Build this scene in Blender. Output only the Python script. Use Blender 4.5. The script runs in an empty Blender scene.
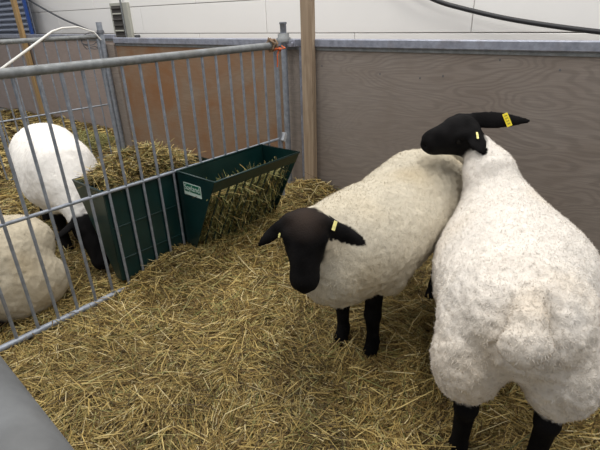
import bpy, math, random
import numpy as np
from mathutils import Vector, Matrix

# ------------------------------------------------------------------ camera
scene = bpy.context.scene
F_PX, PITCH, ROLL, CAM_H = 457.0, math.radians(24.93), math.radians(-1.94), 1.354
cp, sp = math.cos(PITCH), math.sin(PITCH)
_f = np.array([0, cp, -sp]); _u0 = np.array([0, sp, cp]); _r0 = np.array([1.0, 0, 0])
_R = _r0 * math.cos(ROLL) + _u0 * math.sin(ROLL)
_U = -_r0 * math.sin(ROLL) + _u0 * math.cos(ROLL)
CAM = np.array([0, 0, CAM_H])
cd = bpy.data.cameras.new('camera'); cam = bpy.data.objects.new('camera', cd)
scene.collection.objects.link(cam)
cd.sensor_width = 36.0; cd.lens = F_PX / 600 * 36; cd.clip_start = 0.02
M3 = Matrix(((_R[0], _U[0], -_f[0]), (_R[1], _U[1], -_f[1]), (_R[2], _U[2], -_f[2])))
cam.matrix_world = Matrix.Translation((0, 0, CAM_H)) @ M3.to_4x4()
scene.camera = cam
scene.view_settings.view_transform = 'Standard'
scene.view_settings.look = 'None'
scene.view_settings.gamma = 1.0
scene.view_settings.use_curve_mapping = False
scene.view_settings.exposure = 0.27

# ------------------------------------------------------------------ light: a hall with high ceiling lamps
world = bpy.data.worlds.new('hall_light'); scene.world = world
world.use_nodes = True
bg = world.node_tree.nodes['Background']
bg.inputs[0].default_value = (0.93, 0.96, 1.0, 1); bg.inputs[1].default_value = 0.42
def area(name, loc, size, power, col=(1, 0.97, 0.92)):
    ld = bpy.data.lights.new(name, 'AREA'); ld.shape = 'RECTANGLE'
    ld.size, ld.size_y = size; ld.energy = power; ld.color = col
    o = bpy.data.objects.new(name, ld); scene.collection.objects.link(o); o.location = loc
    return o
for i, (lx, ly) in enumerate([(-3.0, 1.0), (0.6, 1.0), (4.0, 1.0), (-3.0, 4.0), (0.3, 4.0)]):
    area('ceiling_lamp', (lx, ly, 5.2), (0.6, 2.4), 82)

# ------------------------------------------------------------------ helpers
rng = np.random.default_rng(7); random.seed(7)
COL = scene.collection
def ray(u, v): return _f + _R * (u - 300) / F_PX + _U * (225 - v) / F_PX
def onz(u, v, z):
    d = ray(u, v); return CAM + (z - CAM_H) / d[2] * d
def ony(u, v, y):
    d = ray(u, v); return CAM + y / d[1] * d
def onplane(u, v, P, n):
    d = ray(u, v); return CAM + ((np.array(P) - CAM) @ n) / (d @ n) * d
def V(*a): return np.array(a, float)
def unit(a):
    a = np.array(a, float); return a / np.linalg.norm(a)

class MB:
    """collects simple shapes into one mesh"""
    def __init__(s): s.v = []; s.f = []; s.sm = []
    def add(s, vs, fs, smooth=False):
        o = len(s.v); s.v += [tuple(map(float, q)) for q in vs]
        s.f += [tuple(i + o for i in f) for f in fs]; s.sm += [smooth] * len(fs)
        return s
    def box(s, c, x, y, z, bev=0.0):
        """box by centre and three half-axis vectors, edges chamfered"""
        c, x, y, z = map(lambda q: np.array(q, float), (c, x, y, z))
        if bev <= 0:
            vs = [c + a * x + b * y + d * z for a in (-1, 1) for b in (-1, 1) for d in (-1, 1)]
            s.add(vs, [(0, 1, 3, 2), (4, 6, 7, 5), (0, 4, 5, 1), (2, 3, 7, 6), (0, 2, 6, 4), (1, 5, 7, 3)]); return s
        ax = [x, y, z]; L = [max(np.linalg.norm(q), 1e-6) for q in ax]; un = [ax[i] / L[i] for i in range(3)]
        bv = min(bev, min(L) * 0.6)
        vid = {}; vs = []
        for a in (-1, 1):
            for b in (-1, 1):
                for d in (-1, 1):
                    sg = (a, b, d)
                    for k in range(3):
                        p = c.copy()
                        for j in range(3): p = p + un[j] * sg[j] * (L[j] - (0 if j == k else bv))
                        vid[(a, b, d, k)] = len(vs); vs.append(p)
        fs = []
        for k in range(3):
            i, j = (k + 1) % 3, (k + 2) % 3
            for sk in (-1, 1):
                q = []
                for si, sj in ((-1, -1), (1, -1), (1, 1), (-1, 1)):
                    t = [0, 0, 0]; t[k] = sk; t[i] = si; t[j] = sj; q.append(vid[(t[0], t[1], t[2], k)])
                fs.append(q if sk > 0 else q[::-1])
        for k in range(3):
            i, j = (k + 1) % 3, (k + 2) % 3
            for si in (-1, 1):
                for sj in (-1, 1):
                    def g(sk, fc):
                        t = [0, 0, 0]; t[k] = sk; t[i] = si; t[j] = sj; return vid[(t[0], t[1], t[2], fc)]
                    q = [g(-1, i), g(1, i), g(1, j), g(-1, j)]
                    fs.append(q if si * sj > 0 else q[::-1])
        for a in (-1, 1):
            for b in (-1, 1):
                for d in (-1, 1):
                    q = [vid[(a, b, d, 0)], vid[(a, b, d, 1)], vid[(a, b, d, 2)]]
                    fs.append(q if a * b * d > 0 else q[::-1])
        return s.add(vs, fs)
    def tube(s, pts, r, n=10, caps=True):
        pts = [np.array(p, float) for p in pts]
        rs = r if isinstance(r, (list, tuple)) else [r] * len(pts)
        vs = []; fs = []; prev = None
        for i, p in enumerate(pts):
            t = unit(pts[min(i + 1, len(pts) - 1)] - pts[max(i - 1, 0)])
            if prev is None:
                a = V(0, 0, 1) if abs(t[2]) < 0.9 else V(1, 0, 0)
                e1 = unit(np.cross(t, a))
            else:
                e1 = unit(prev - t * (prev @ t))
            prev = e1; e2 = np.cross(t, e1)
            for k in range(n):
                th = 2 * math.pi * k / n
                vs.append(p + rs[i] * (math.cos(th) * e1 + math.sin(th) * e2))
        for i in range(len(pts) - 1):
            for k in range(n):
                k2 = (k + 1) % n
                fs.append((i * n + k, i * n + k2, (i + 1) * n + k2, (i + 1) * n + k))
        s.add(vs, fs, True)
        if caps:
            s.add(vs[:n], [tuple(range(n))[::-1]]); s.add(vs[-n:], [tuple(range(n))])
        return s
    def build(s, name, m, parent=None):
        me = bpy.data.meshes.new(name); me.from_pydata(s.v, [], s.f)
        me.polygons.foreach_set('use_smooth', s.sm)
        me.update(); return link(name, me, m, parent)
def link(name, me, m, parent=None):
    o = bpy.data.objects.new(name, me); COL.objects.link(o)
    if m is not None and not me.materials: me.materials.append(m)
    if parent is not None: o.parent = parent
    return o
def thing(name, label, cat, group=None):
    o = bpy.data.objects.new(name, None); COL.objects.link(o); o.empty_display_size = 0.1
    return tag(o, label, cat, group)
def tag(o, label=None, cat=None, group=None, kind=None):
    if label: o['label'] = label
    if cat: o['category'] = cat
    if group: o['group'] = group
    if kind: o['kind'] = kind
    return o
def set_base(root, p):
    """put the thing's Empty at its base without moving its parts (parts are in world coordinates)"""
    root.location = p
    for ch in root.children:
        ch.matrix_parent_inverse = Matrix.Translation(Vector(p)).inverted()
def bulk_mesh(name, verts, faces, cols=None, smooth=False):
    verts = np.asarray(verts, np.float32); faces = np.asarray(faces, np.int32)
    me = bpy.data.meshes.new(name); k = faces.shape[1]; nf = len(faces)
    me.vertices.add(len(verts)); me.vertices.foreach_set('co', verts.ravel())
    me.loops.add(nf * k); me.loops.foreach_set('vertex_index', faces.ravel())
    me.polygons.add(nf); me.polygons.foreach_set('loop_start', np.arange(0, nf * k, k, dtype=np.int32))
    me.polygons.foreach_set('use_smooth', np.full(nf, smooth))
    me.update(calc_edges=True); me.validate()
    if cols is not None:
        at = me.color_attributes.new('col', 'FLOAT_COLOR', 'POINT')
        c4 = np.ones((len(verts), 4), np.float32); c4[:, :3] = cols
        at.data.foreach_set('color', c4.ravel())
    return me
# value noise on points, in numpy
def _hash(ix, iy, iz, seed):
    h = (ix.astype(np.int64) * 374761393 + iy.astype(np.int64) * 668265263 + iz.astype(np.int64) * 2147483647 + seed * 974711) & 0xffffffff
    h = ((h ^ (h >> 13)) * 1274126177) & 0xffffffff
    h = ((h ^ (h >> 16)) * 2246822519) & 0xffffffff
    return ((h ^ (h >> 15)) & 0xffffff) / float(0xffffff)
def vnoise(p, freq, seed=0):
    q = np.asarray(p, float) * freq; i = np.floor(q); t = q - i; t = t * t * (3 - 2 * t); i = i.astype(np.int64)
    out = 0
    for a in (0, 1):
        for b in (0, 1):
            for c in (0, 1):
                wgt = (t[:, 0] if a else 1 - t[:, 0]) * (t[:, 1] if b else 1 - t[:, 1]) * (t[:, 2] if c else 1 - t[:, 2])
                out = out + wgt * _hash(i[:, 0] + a, i[:, 1] + b, i[:, 2] + c, seed)
    return out * 2 - 1

# ------------------------------------------------------------------ materials
class NT:
    def __init__(s, name, rough=0.6, metal=0.0, spec=0.5):
        s.m = bpy.data.materials.new(name); s.m.use_nodes = True
        s.t = s.m.node_tree; s.b = s.t.nodes['Principled BSDF']
        s.b.inputs['Roughness'].default_value = rough; s.b.inputs['Metallic'].default_value = metal
        s.b.inputs['Specular IOR Level'].default_value = spec
        s.tc = s.t.nodes.new('ShaderNodeTexCoord')
    def n(s, typ, **kw):
        nd = s.t.nodes.new(typ)
        for k, v in kw.items(): setattr(nd, k, v)
        return nd
    def l(s, a, b): s.t.links.new(a, b)
    def mapping(s, scale, rot=(0, 0, 0), space='Object'):
        mp = s.n('ShaderNodeMapping'); mp.inputs['Scale'].default_value = scale; mp.inputs['Rotation'].default_value = rot
        s.l(s.tc.outputs[space], mp.inputs[0]); return mp.outputs[0]
    def noise(s, vec, scale, detail=4, rough=0.55, dist=0.0):
        nd = s.n('ShaderNodeTexNoise'); nd.inputs['Scale'].default_value = scale; nd.inputs['Detail'].default_value = detail
        nd.inputs['Roughness'].default_value = rough; nd.inputs['Distortion'].default_value = dist
        s.l(vec, nd.inputs['Vector']); return nd.outputs[0]
    def ramp(s, fac, stops):
        r = s.n('ShaderNodeValToRGB'); e = r.color_ramp.elements
        while len(e) < len(stops): e.new(0.5)
        for q, (pos, c) in zip(e, stops): q.position = pos; q.color = (*c, 1)
        s.l(fac, r.inputs[0]); return r.outputs[0]
    def mix(s, fac, a, b, mode='MIX'):
        m = s.n('ShaderNodeMix', data_type='RGBA', blend_type=mode)
        if isinstance(fac, (int, float)): m.inputs[0].default_value = fac
        else: s.l(fac, m.inputs[0])
        for q, inp in ((a, m.inputs[6]), (b, m.inputs[7])):
            if isinstance(q, tuple): inp.default_value = (*q, 1)
            else: s.l(q, inp)
        return m.outputs[2]
    def color(s, c):
        if isinstance(c, tuple): s.b.inputs['Base Color'].default_value = (*c, 1)
        else: s.l(c, s.b.inputs['Base Color'])
        return s
    def bump(s, h, strength=0.3, dist=0.01):
        bp = s.n('ShaderNodeBump'); bp.inputs['Strength'].default_value = strength; bp.inputs['Distance'].default_value = dist
        s.l(h, bp.inputs['Height']); s.l(bp.outputs[0], s.b.inputs['Normal']); return s

def galv(name, base=(0.33, 0.35, 0.39), rough=0.5, metal=0.55):
    t = NT(name, rough, metal); v = t.mapping((1, 1, 1))
    n1 = t.noise(v, 30, 5, 0.6); n2 = t.noise(v, 7, 3)
    c = t.ramp(n1, [(0.3, tuple(x * 0.72 for x in base)), (0.7, tuple(min(1, x * 1.25) for x in base))])
    c = t.mix(t.ramp(n2, [(0.55, (0, 0, 0)), (0.75, (0.5, 0.5, 0.5))]), c, tuple(q * k for q, k in zip(base, (0.75, 0.62, 0.5))))
    t.color(c); t.bump(n1, 0.15, 0.003); return t.m
M_PIPE = galv('galvanised_pipe', (0.20, 0.21, 0.215), 0.6, 0.35)
M_BAR = galv('galvanised_bar', (0.27, 0.295, 0.34), 0.5, 0.4)
M_CHAN = galv('galvanised_channel', (0.27, 0.285, 0.345), 0.55, 0.3)
M_PIPE_SHADED = galv('shade_painted_pipe', (0.115, 0.12, 0.125), 0.7, 0.2)  # same galvanised pipe, with the shade of someone leaning over painted in
M_DARKSTEEL = galv('dull_steel', (0.12, 0.125, 0.14), 0.6, 0.5)

def plywood(name, light, dark, stain, scale=1.0, stain_amt=0.5, grain=0.8):
    # coordinates are the sheet's own: x along the sheet, z up; grain lines are contours of a stretched noise
    t = NT(name, 0.8, 0, 0.2)
    src = t.noise(t.mapping((0.75 * scale, 1.0, 2.6 * scale)), 1.5, 2.5, 0.45, 0.25)
    def mth(op, a, b=None):
        nd = t.n('ShaderNodeMath', operation=op)
        if isinstance(a, (int, float)): nd.inputs[0].default_value = a
        else: t.l(a, nd.inputs[0])
        if b is not None: nd.inputs[1].default_value = b
        return nd.outputs[0]
    g = mth('SINE', mth('MULTIPLY', src, 175.0)); g = mth('MULTIPLY_ADD', g, 0.5); g.node.inputs[2].default_value = 0.5
    fine = t.noise(t.mapping((3, 3, 110)), 1.8, 5, 0.65)
    big = t.noise(t.mapping((1, 1, 1.2)), 1.7, 5, 0.62, 0.6)
    amt = t.noise(t.mapping((0.8, 1, 0.8)), 1.1, 2)
    c = t.mix(t.ramp(fine, [(0.30, (0, 0, 0)), (0.75, (0.6, 0.6, 0.6))]), light, dark)
    gl_ = t.mix(t.ramp(amt, [(0.35, (0.12,) * 3), (0.65, (0.75,) * 3)]), (0.0, 0.0, 0.0), t.ramp(g, [(0.35, (0, 0, 0)), (0.9, (grain,) * 3)]))
    c = t.mix(gl_, c, dark)
    c = t.mix(t.ramp(big, [(0.40, (0, 0, 0)), (0.70, (stain_amt,) * 3)]), c, stain)
    t.color(c); t.bump(fine, 0.2, 0.004); return t.m
M_PLY_GREY = plywood('weathered_plywood', (0.310, 0.270, 0.240), (0.130, 0.107, 0.096), (0.20, 0.158, 0.130), 1.0, 0.5, 0.7)
M_PLY_BROWN = plywood('stained_plywood', (0.275, 0.205, 0.150), (0.165, 0.105, 0.066), (0.235, 0.105, 0.040), 0.7, 0.9, 0.4)
M_PLY_FAR = plywood('pale_plywood', (0.36, 0.30, 0.275), (0.235, 0.19, 0.175), (0.25, 0.19, 0.165), 0.6, 0.5, 0.3)
def timber(name, a, b):
    t = NT(name, 0.7, 0, 0.25)
    g = t.noise(t.mapping((22, 22, 1.2)), 2.0, 5, 0.6, 0.8); kn = t.noise(t.mapping((6, 6, 2.2)), 1.5, 3)
    c = t.ramp(g, [(0.3, b), (0.62, a)])
    c = t.mix(t.ramp(kn, [(0.58, (0, 0, 0)), (0.72, (0.6, 0.6, 0.6))]), c, tuple(q * 0.55 for q in b))
    t.color(c); t.bump(g, 0.25, 0.004); return t.m
M_POST = timber('weathered_timber', (0.37, 0.285, 0.205), (0.225, 0.16, 0.105))
M_POST2 = timber('yellow_timber', (0.40, 0.27, 0.13), (0.26, 0.155, 0.065))
t = NT('white_painted_wall', 0.55, 0, 0.3)
t.color(t.ramp(t.noise(t.mapping((1, 1, 1)), 1.3, 5), [(0.3, (0.885, 0.870, 0.845)), (0.7, (0.92, 0.905, 0.885))])); t.bump(t.noise(t.mapping((1, 1, 1)), 90, 2), 0.05, 0.003)
M_WALL = t.m
M_JOINT = NT('wall_joint', 0.8).color((0.66, 0.63, 0.59)).m
t = NT('concrete_floor', 0.8); t.color(t.ramp(t.noise(t.mapping((1, 1, 1)), 3, 6), [(0.3, (0.16, 0.15, 0.14)), (0.7, (0.26, 0.25, 0.23))])); M_FLOOR = t.m
t = NT('green_painted_steel', 0.34, 0.0, 0.5)
nz = t.noise(t.mapping((1, 1, 1)), 9, 4)
t.color(t.ramp(nz, [(0.35, (0.0020, 0.019, 0.0185)), (0.75, (0.0035, 0.029, 0.028))])); t.bump(t.noise(t.mapping((1, 1, 1)), 160, 2), 0.05, 0.002); M_GREEN = t.m
def vcol(name, rough=0.9, spec=0.15, trans=0.0, bumpscale=None, sheen=0.0):
    t = NT(name, rough, 0, spec)
    a = t.n('ShaderNodeVertexColor', layer_name='col')
    c = a.outputs[0]
    t.color(c)
    if bumpscale: t.bump(t.noise(t.mapping((1, 1, 1)), bumpscale, 3, 0.65), 0.35, 0.006)
    if sheen:
        t.b.inputs['Sheen Weight'].default_value = sheen; t.b.inputs['Sheen Roughness'].default_value = 0.6
    return t.m
M_STRAW = vcol('straw', 0.62, 0.3)
M_SHEEP = vcol('sheep_coat', 0.85, 0.07, bumpscale=170)
M_FUZZ = vcol('wool_fibre', 0.95, 0.05)
M_EYE = NT('sheep_eye', 0.5, 0, 0.15).color((0.006, 0.005, 0.004)).m
M_TAG = NT('yellow_tag', 0.4, 0, 0.5).color((0.82, 0.66, 0.03)).m
M_TAGP = NT('pale_yellow_tag', 0.4, 0, 0.5).color((0.86, 0.78, 0.30)).m
M_INK = NT('dark_print', 0.6).color((0.10, 0.09, 0.03)).m
M_BLACK = NT('black_rubber', 0.5, 0, 0.4).color((0.022, 0.022, 0.025)).m
M_WHITE = NT('white_plastic', 0.45, 0, 0.4).color((0.72, 0.71, 0.68)).m
M_LATCH = NT('bright_zinc', 0.35, 0.4, 0.5).color((0.55, 0.57, 0.60)).m
M_LABELG = NT('label_green', 0.4, 0, 0.5).color((0.012, 0.13, 0.075)).m
M_LABELW = NT('label_white', 0.4, 0, 0.5).color((0.58, 0.70, 0.64)).m
M_BLUE = NT('blue_paint', 0.45, 0, 0.4).color((0.018, 0.07, 0.30)).m
M_TUBEG = NT('grey_blue_tube', 0.45, 0.2, 0.4).color((0.27, 0.30, 0.38)).m
M_ORANGE = NT('orange_twine', 0.8, 0, 0.2).color((0.55, 0.13, 0.05)).m
M_JUTE = NT('brown_twine', 0.85, 0, 0.2).color((0.22, 0.15, 0.10)).m
M_VENT = NT('grey_green_metal', 0.55, 0.1, 0.4).color((0.42, 0.42, 0.37)).m
M_SLAT = NT('grimy_slat', 0.7, 0.1, 0.3).color((0.07, 0.065, 0.06)).m

# ------------------------------------------------------------------ layout of the pens (metres)
G0 = V(-1.172, 1.816, 0); gd = unit(V(0.0514, 0.0591, 0)); GS = 0.094     # dividing hurdle: bar 0, direction, bar pitch
gl = V(-gd[1], gd[0], 0)                                                   # towards the neighbouring pen
WA = math.radians(-38); w = V(math.cos(WA), math.sin(WA), 0); n = V(w[1], -w[0], 0)
W0 = V(0.118, 3.316, 0)                                                    # plywood face behind the timber post
UP = V(0, 0, 1)
def gate(k, z, off=0.0): return G0 + gd * GS * k + gl * off + UP * z
def wall(s, z, off=0.0): return W0 + w * s + n * off + UP * z

# floor and hall wall
mb = MB(); mb.box((-3, 5, -0.05), (12, 0, 0), (0, 11, 0), (0, 0, 0.05)); tag(mb.build('floor', M_FLOOR), kind='structure', label='grey concrete floor under the straw bedding')
WOFF = -1.1
PW = W0 + n * WOFF
zu = onplane(150, 6, PW, n)[2]; zl = onplane(150, 33.5, PW, n)[2]; CH = zu - zl
sj = (onplane(142, 20, PW, n) - PW) @ w
LP = 2.05
mb = MB(); mb.box(wall(-5.0, 2.0, WOFF - 0.06), w * 11.0, n * 0.03, UP * 2.0)
wb = tag(mb.build('wall_back', M_JOINT), kind='structure', label='white painted hall wall of long flat panels behind the pens')
pm = None
zrow = zl - CH * math.floor(zl / CH); row = 0
rows = []
z = zrow - CH
while z < 3.9: rows.append(z); z += CH
for ri, z0 in enumerate(rows):
    k0 = round((zl - z0) / CH)
    off = sj + (0 if k0 % 2 == 0 else LP / 2)
    s0 = off - LP * math.ceil((off + 15.8) / LP)
    z1 = z0 + CH
    if z1 < 0.05: continue
    for j in range(12):
        if s0 + LP * j > 6: break
        if pm is None:
            q = MB(); q.box((0, 0, 0), (LP / 2 - 0.003, 0, 0), (0, 0.015, 0), (0, 0, CH / 2 - 0.0035), 0.003)
            o = q.build('panel', M_WALL, wb); pm = o.data
        else:
            o = link('panel', pm, M_WALL, wb)
        c = wall(s0 + LP * (j + 0.5), (z0 + z1) / 2, WOFF - 0.015)
        o.matrix_world = Matrix.Translation(Vector(c)) @ Matrix.Rotation(WA, 4, 'Z')

# ------------------------------------------------------------------ plywood back fence with its steel channel
def sheet(name, s0, s1, z0, z1, off, thick, m, label, cat, group=None, strip=True):
    L = (s1 - s0) / 2; c = wall((s0 + s1) / 2, 0, off)
    root = thing(name, label, cat, group); root.location = c; root.rotation_euler = (0, 0, WA)
    q = MB(); q.box((0, thick / 2, (z0 + z1) / 2), (L, 0, 0), (0, thick / 2, 0), (0, 0, (z1 - z0) / 2), 0.002)
    q.build('sheet', m, root)
    if strip:
        q = MB(); q.box((0, thick / 2 - 0.006, 1.165), (L, 0, 0), (0, thick / 2 + 0.014, 0), (0, 0, 0.026), 0.006); q.build('top_channel', M_CHAN, root)
        q = MB(); q.box((0, -0.003, 1.129), (L, 0, 0), (0, 0.004, 0), (0, 0, 0.010), 0.001); q.build('channel_lip', M_PIPE, root)
    return root
SB = -2.36      # far end of the brown sheet
BRK = (onplane(287.5, 100, W0, n) - W0) @ w
sh = sheet('plywood_panel', BRK, 3.3, 0.02, 1.14, 0, 0.018, M_PLY_GREY, 'weathered grey plywood sheet with wavy grain behind the two standing sheep', 'panel')
for (u, v) in ((322, 66), (420, 78), (443, 76), (500, 60), (380, 74), (560, 70)):
    p = onplane(u, v, W0, n); lx = (p - W0) @ w - (3.3 + BRK) / 2
    q = MB(); q.tube([(lx, 0.002, p[2]), (lx, -0.0015, p[2])], 0.005, 7); q.build('nail_head', M_DARKSTEEL, sh)
sheet('plywood_panel', SB + 0.03, BRK - 0.004, 0.02, 1.14, 0, 0.018, M_PLY_BROWN, 'rusty brown stained plywood sheet behind the dividing hurdle and green feeders', 'panel')
# grey strip at the far end of the brown sheet
sp0 = (onplane(113, 70, W0, n) - W0) @ w; sp1 = (onplane(124, 90, W0, n) - W0) @ w
q = MB(); q.box(wall((sp0 + sp1) / 2, 0.57, 0.012), w * (sp1 - sp0) / 2, n * 0.012, UP * 0.565, 0.002); tag(q.build('edge_board', M_PLY_GREY), 'narrow grey upright board at the far edge of the brown plywood', 'board')
# far pen: boards set back from the line
FB = -0.58
FARL = ['pale pinkish plywood sheet next to the brown sheet, behind the far hurdle', 'pale pinkish plywood sheet behind the yellowish timber post', 'pale pinkish plywood sheet below the blue tube rack', 'pale pinkish plywood sheet at the far end of the row beyond the tube rack']
FS = (onplane(119, 60, W0 + n * FB, n) - W0) @ w
for i in range(4):
    sheet('plywood_panel', FS - 1.22 * (i + 1), FS - 1.22 * i, 0.02, 1.17, FB, 0.018, M_PLY_FAR, FARL[i], 'panel', 'pale plywood sheets of the farthest pen', True)

# ------------------------------------------------------------------ posts
def timber_post(u0, v0, off, wd, dp, top, m, label, lean=0.0):
    s = (onplane(u0, v0, W0 + n * off, n) - W0) @ w
    q = MB(); q.box(V(0, 0, top / 2), V(wd / 2, 0, 0), V(0, dp / 2, 0), V(0, 0, top / 2), 0.004)
    o = q.build('timber_post', m); o.location = wall(s, 0, off); o.rotation_euler = (0, 0, WA)
    return tag(o, label, 'post')
timber_post(311.5, 198, 0.033, 0.088, 0.05, 2.5, M_POST, 'tall weathered timber post standing against the grey plywood beside the hurdle corner')
timber_post(43, 112, FB + 0.05, 0.09, 0.05, 2.6, M_POST2, 'tall yellowish timber post in front of the pale plywood boards')
# corner post with stepped cap
zc = onplane(284, 22, W0 + n * 0.06, n)[2]
cpz = onplane(284.5, 60, W0 + n * 0.06, n)
root = thing('corner_post', 'galvanised round corner post with stepped cap where hurdle meets back fence', 'post')
cx, cy = cpz[0], cpz[1]
q = MB(); q.tube([(cx, cy, 0), (cx, cy, zc - 0.085)], 0.022, 14); q.build('pole', M_BAR, root)
q = MB(); q.tube([(cx, cy, zc - 0.125), (cx, cy, zc - 0.10), (cx, cy, zc - 0.095), (cx, cy, zc - 0.075), (cx, cy, zc - 0.07)], [0.05, 0.05, 0.04, 0.04, 0.026], 14); q.build('collar', M_PIPE, root)
q = MB(); q.tube([(cx, cy, zc - 0.09), (cx, cy, zc - 0.015), (cx, cy, zc - 0.012), (cx, cy, zc)], [0.022, 0.022, 0.026, 0.026], 14); q.build('cap', M_BAR, root)
q = MB(); q.box(V(cx, cy, 1.165) + w * 0.05, w * 0.05, n * 0.006, UP * 0.022, 0.002); q.box(V(cx, cy, 1.165) + w * 0.085 + n * 0.01, w * 0.008, n * 0.008, UP * 0.008, 0.002); q.build('bracket', M_CHAN, root)
set_base(root, (cx, cy, 0))
q = MB(); cc = wall(-0.068, 0, 0)
q.box(cc + UP * 0.57 + n * 0.012, w * 0.028, n * 0.003, UP * 0.57, 0.001); q.box(cc + UP * 0.57 + n * 0.032 + w * 0.026, w * 0.003, n * 0.022, UP * 0.57, 0.001)
tag(q.build('angle_iron', M_CHAN), 'galvanised angle iron upright between corner post and timber post', 'angle iron')
# far post
fp = onplane(103, 45, W0 + n * 0.05, n); ft = onplane(101, 22, W0 + n * 0.05, n)[2]
root = thing('corner_post', 'galvanised round post with wire loops where the far hurdle meets brown plywood', 'post')
q = MB(); q.tube([(fp[0], fp[1], 0), (fp[0], fp[1], ft)], 0.027, 12); q.build('pole', M_BAR, root)
q = MB(); q.tube([(fp[0], fp[1], ft - 0.10), (fp[0], fp[1], ft - 0.09), (fp[0], fp[1], ft - 0.07)], [0.036, 0.036, 0.03], 12); q.build('collar', M_DARKSTEEL, root)
def loop_pts(c, r, ax, ay, n_=16, wob=0.004, turns=1):
    return [c + ax * r * math.cos(a) + ay * r * math.sin(a) + V(*(rng.normal(0, wob, 3))) for a in np.linspace(0, 2 * math.pi * turns, n_ * turns)]
q = MB()
hd = unit(V(0.59, 0.63, 0))
for k in range(3): q.tube(loop_pts(V(fp[0], fp[1], 1.19 - 0.02 * k) - hd * 0.10, 0.10, hd, UP * 0.55, 18, 0.008), 0.004, 5)
q.build('wire_loop', M_DARKSTEEL, root)
set_base(root, (fp[0], fp[1], 0))

# ------------------------------------------------------------------ hurdles
def hurdle(label, pt, k0, k1, zt, zm, zb, barks, rtop=0.0205, mtop=M_PIPE, endposts=True):
    """pt(k,z) gives a point in the hurdle's plane"""
    root = thing('sheep_hurdle', label, 'hurdle')
    q = MB(); q.tube([pt(k0, zt), pt(k0 + 0.12, zt), pt(k1 - 0.12, zt), pt(k1, zt)], rtop, 20); q.build('top_rail', mtop, root)
    q = MB(); q.tube([pt(k0, zm), pt(k1, zm)], 0.0085, 10); q.build('middle_rail', M_BAR, root)
    q = MB(); q.tube([pt(k0, zb), pt(k1, zb)], 0.0155, 12); q.build('bottom_rail', M_BAR, root)
    for k in barks:
        q = MB(); q.tube([pt(k, zb), pt(k, zt - rtop * 0.5)], 0.0074, 8); q.build('bar', M_BAR, root)
    for k in ((k0, k1) if endposts else ()):
        q = MB(); q.tube([pt(k, zb - 0.02), pt(k, zt)], 0.0165, 12); q.build('end_post', M_BAR, root)
    b = pt(k0, 0); set_base(root, (b[0], b[1], 0)); return root
ZT, ZM, ZB = 1.174, 0.590, 0.046
hu = hurdle('long galvanised tube hurdle dividing the two pens, green feeders hung on it', lambda k, z: gate(k, z), -4.6, 17.15, ZT, ZM, ZB, range(-4, 17))
q = MB(); c = gate(17.2, 0.60, -0.02); q.box(c + gd * 0.01, gd * 0.012 - UP * 0.008, gl * 0.014, UP * 0.026 + gd * 0.012, 0.003); lp = q.build('latch_plate', M_LATCH, hu)
lp.matrix_parent_inverse = Matrix.Translation(hu.location).inverted()
HF = V(fp[0], fp[1], 0) - hd * 0.04
hurdle('far galvanised hurdle in front of the pale plywood boards', lambda k, z: HF - hd * 0.1 * k + UP * z, 0.0, 18.0, 1.205, 0.57, 0.05, range(1, 18), 0.021)
# near hurdle right below the camera
e0 = onz(0, 365, 1.185); e1 = onz(65, 450, 1.185); nd = unit(e1 - e0); nn = V(-nd[1], nd[0], 0)
if nn @ V(-1, -1, 0) < 0: nn = -nn
def near(k, z): return e0 + nn * 0.017 + nd * 0.094 * k + UP * (z - 1.185)
kk = 0.0
hurdle('hurdle along the near side of the pen, only its thick grey top rail in view', near, -14.5, 7.5, 1.175, 0.60, 0.05, range(-13, 7), 0.0215, M_PIPE_SHADED)

# orange and brown twine round the corner
tz = gate(17.1, 0)
q = MB(); q.tube(loop_pts(tz + UP * 1.15, 0.034, gd, gl, 14, 0.006, 3), 0.004, 5)
q.tube([tz + UP * 1.15 + gl * -0.03, tz + UP * 1.12 + gl * -0.035 - gd * 0.02, tz + UP * 1.08 - gl * 0.03 - gd * 0.015, tz + UP * 1.05 - gl * 0.03 - gd * 0.02], 0.005, 5)
q.tube([tz + UP * 1.15, tz + gd * 0.06 + UP * 1.155 - gl * 0.03, V(cx, cy, 1.15) + n * 0.026], 0.004, 5)
tag(q.build('twine', M_ORANGE), 'frayed orange baling twine tying the hurdle end to the corner post', 'twine')
q = MB(); q.tube(loop_pts(tz + UP * 1.178 - gd * 0.04, 0.030, UP, gl, 14, 0.005, 4), 0.006, 5)
q.tube(loop_pts(tz + UP * 1.178 - gd * 0.01, 0.032, UP, gl, 14, 0.005, 2), 0.006, 5)
tag(q.build('twine', M_JUTE), 'brown twine wound round the end of the dividing hurdle top rail', 'twine')

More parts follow.
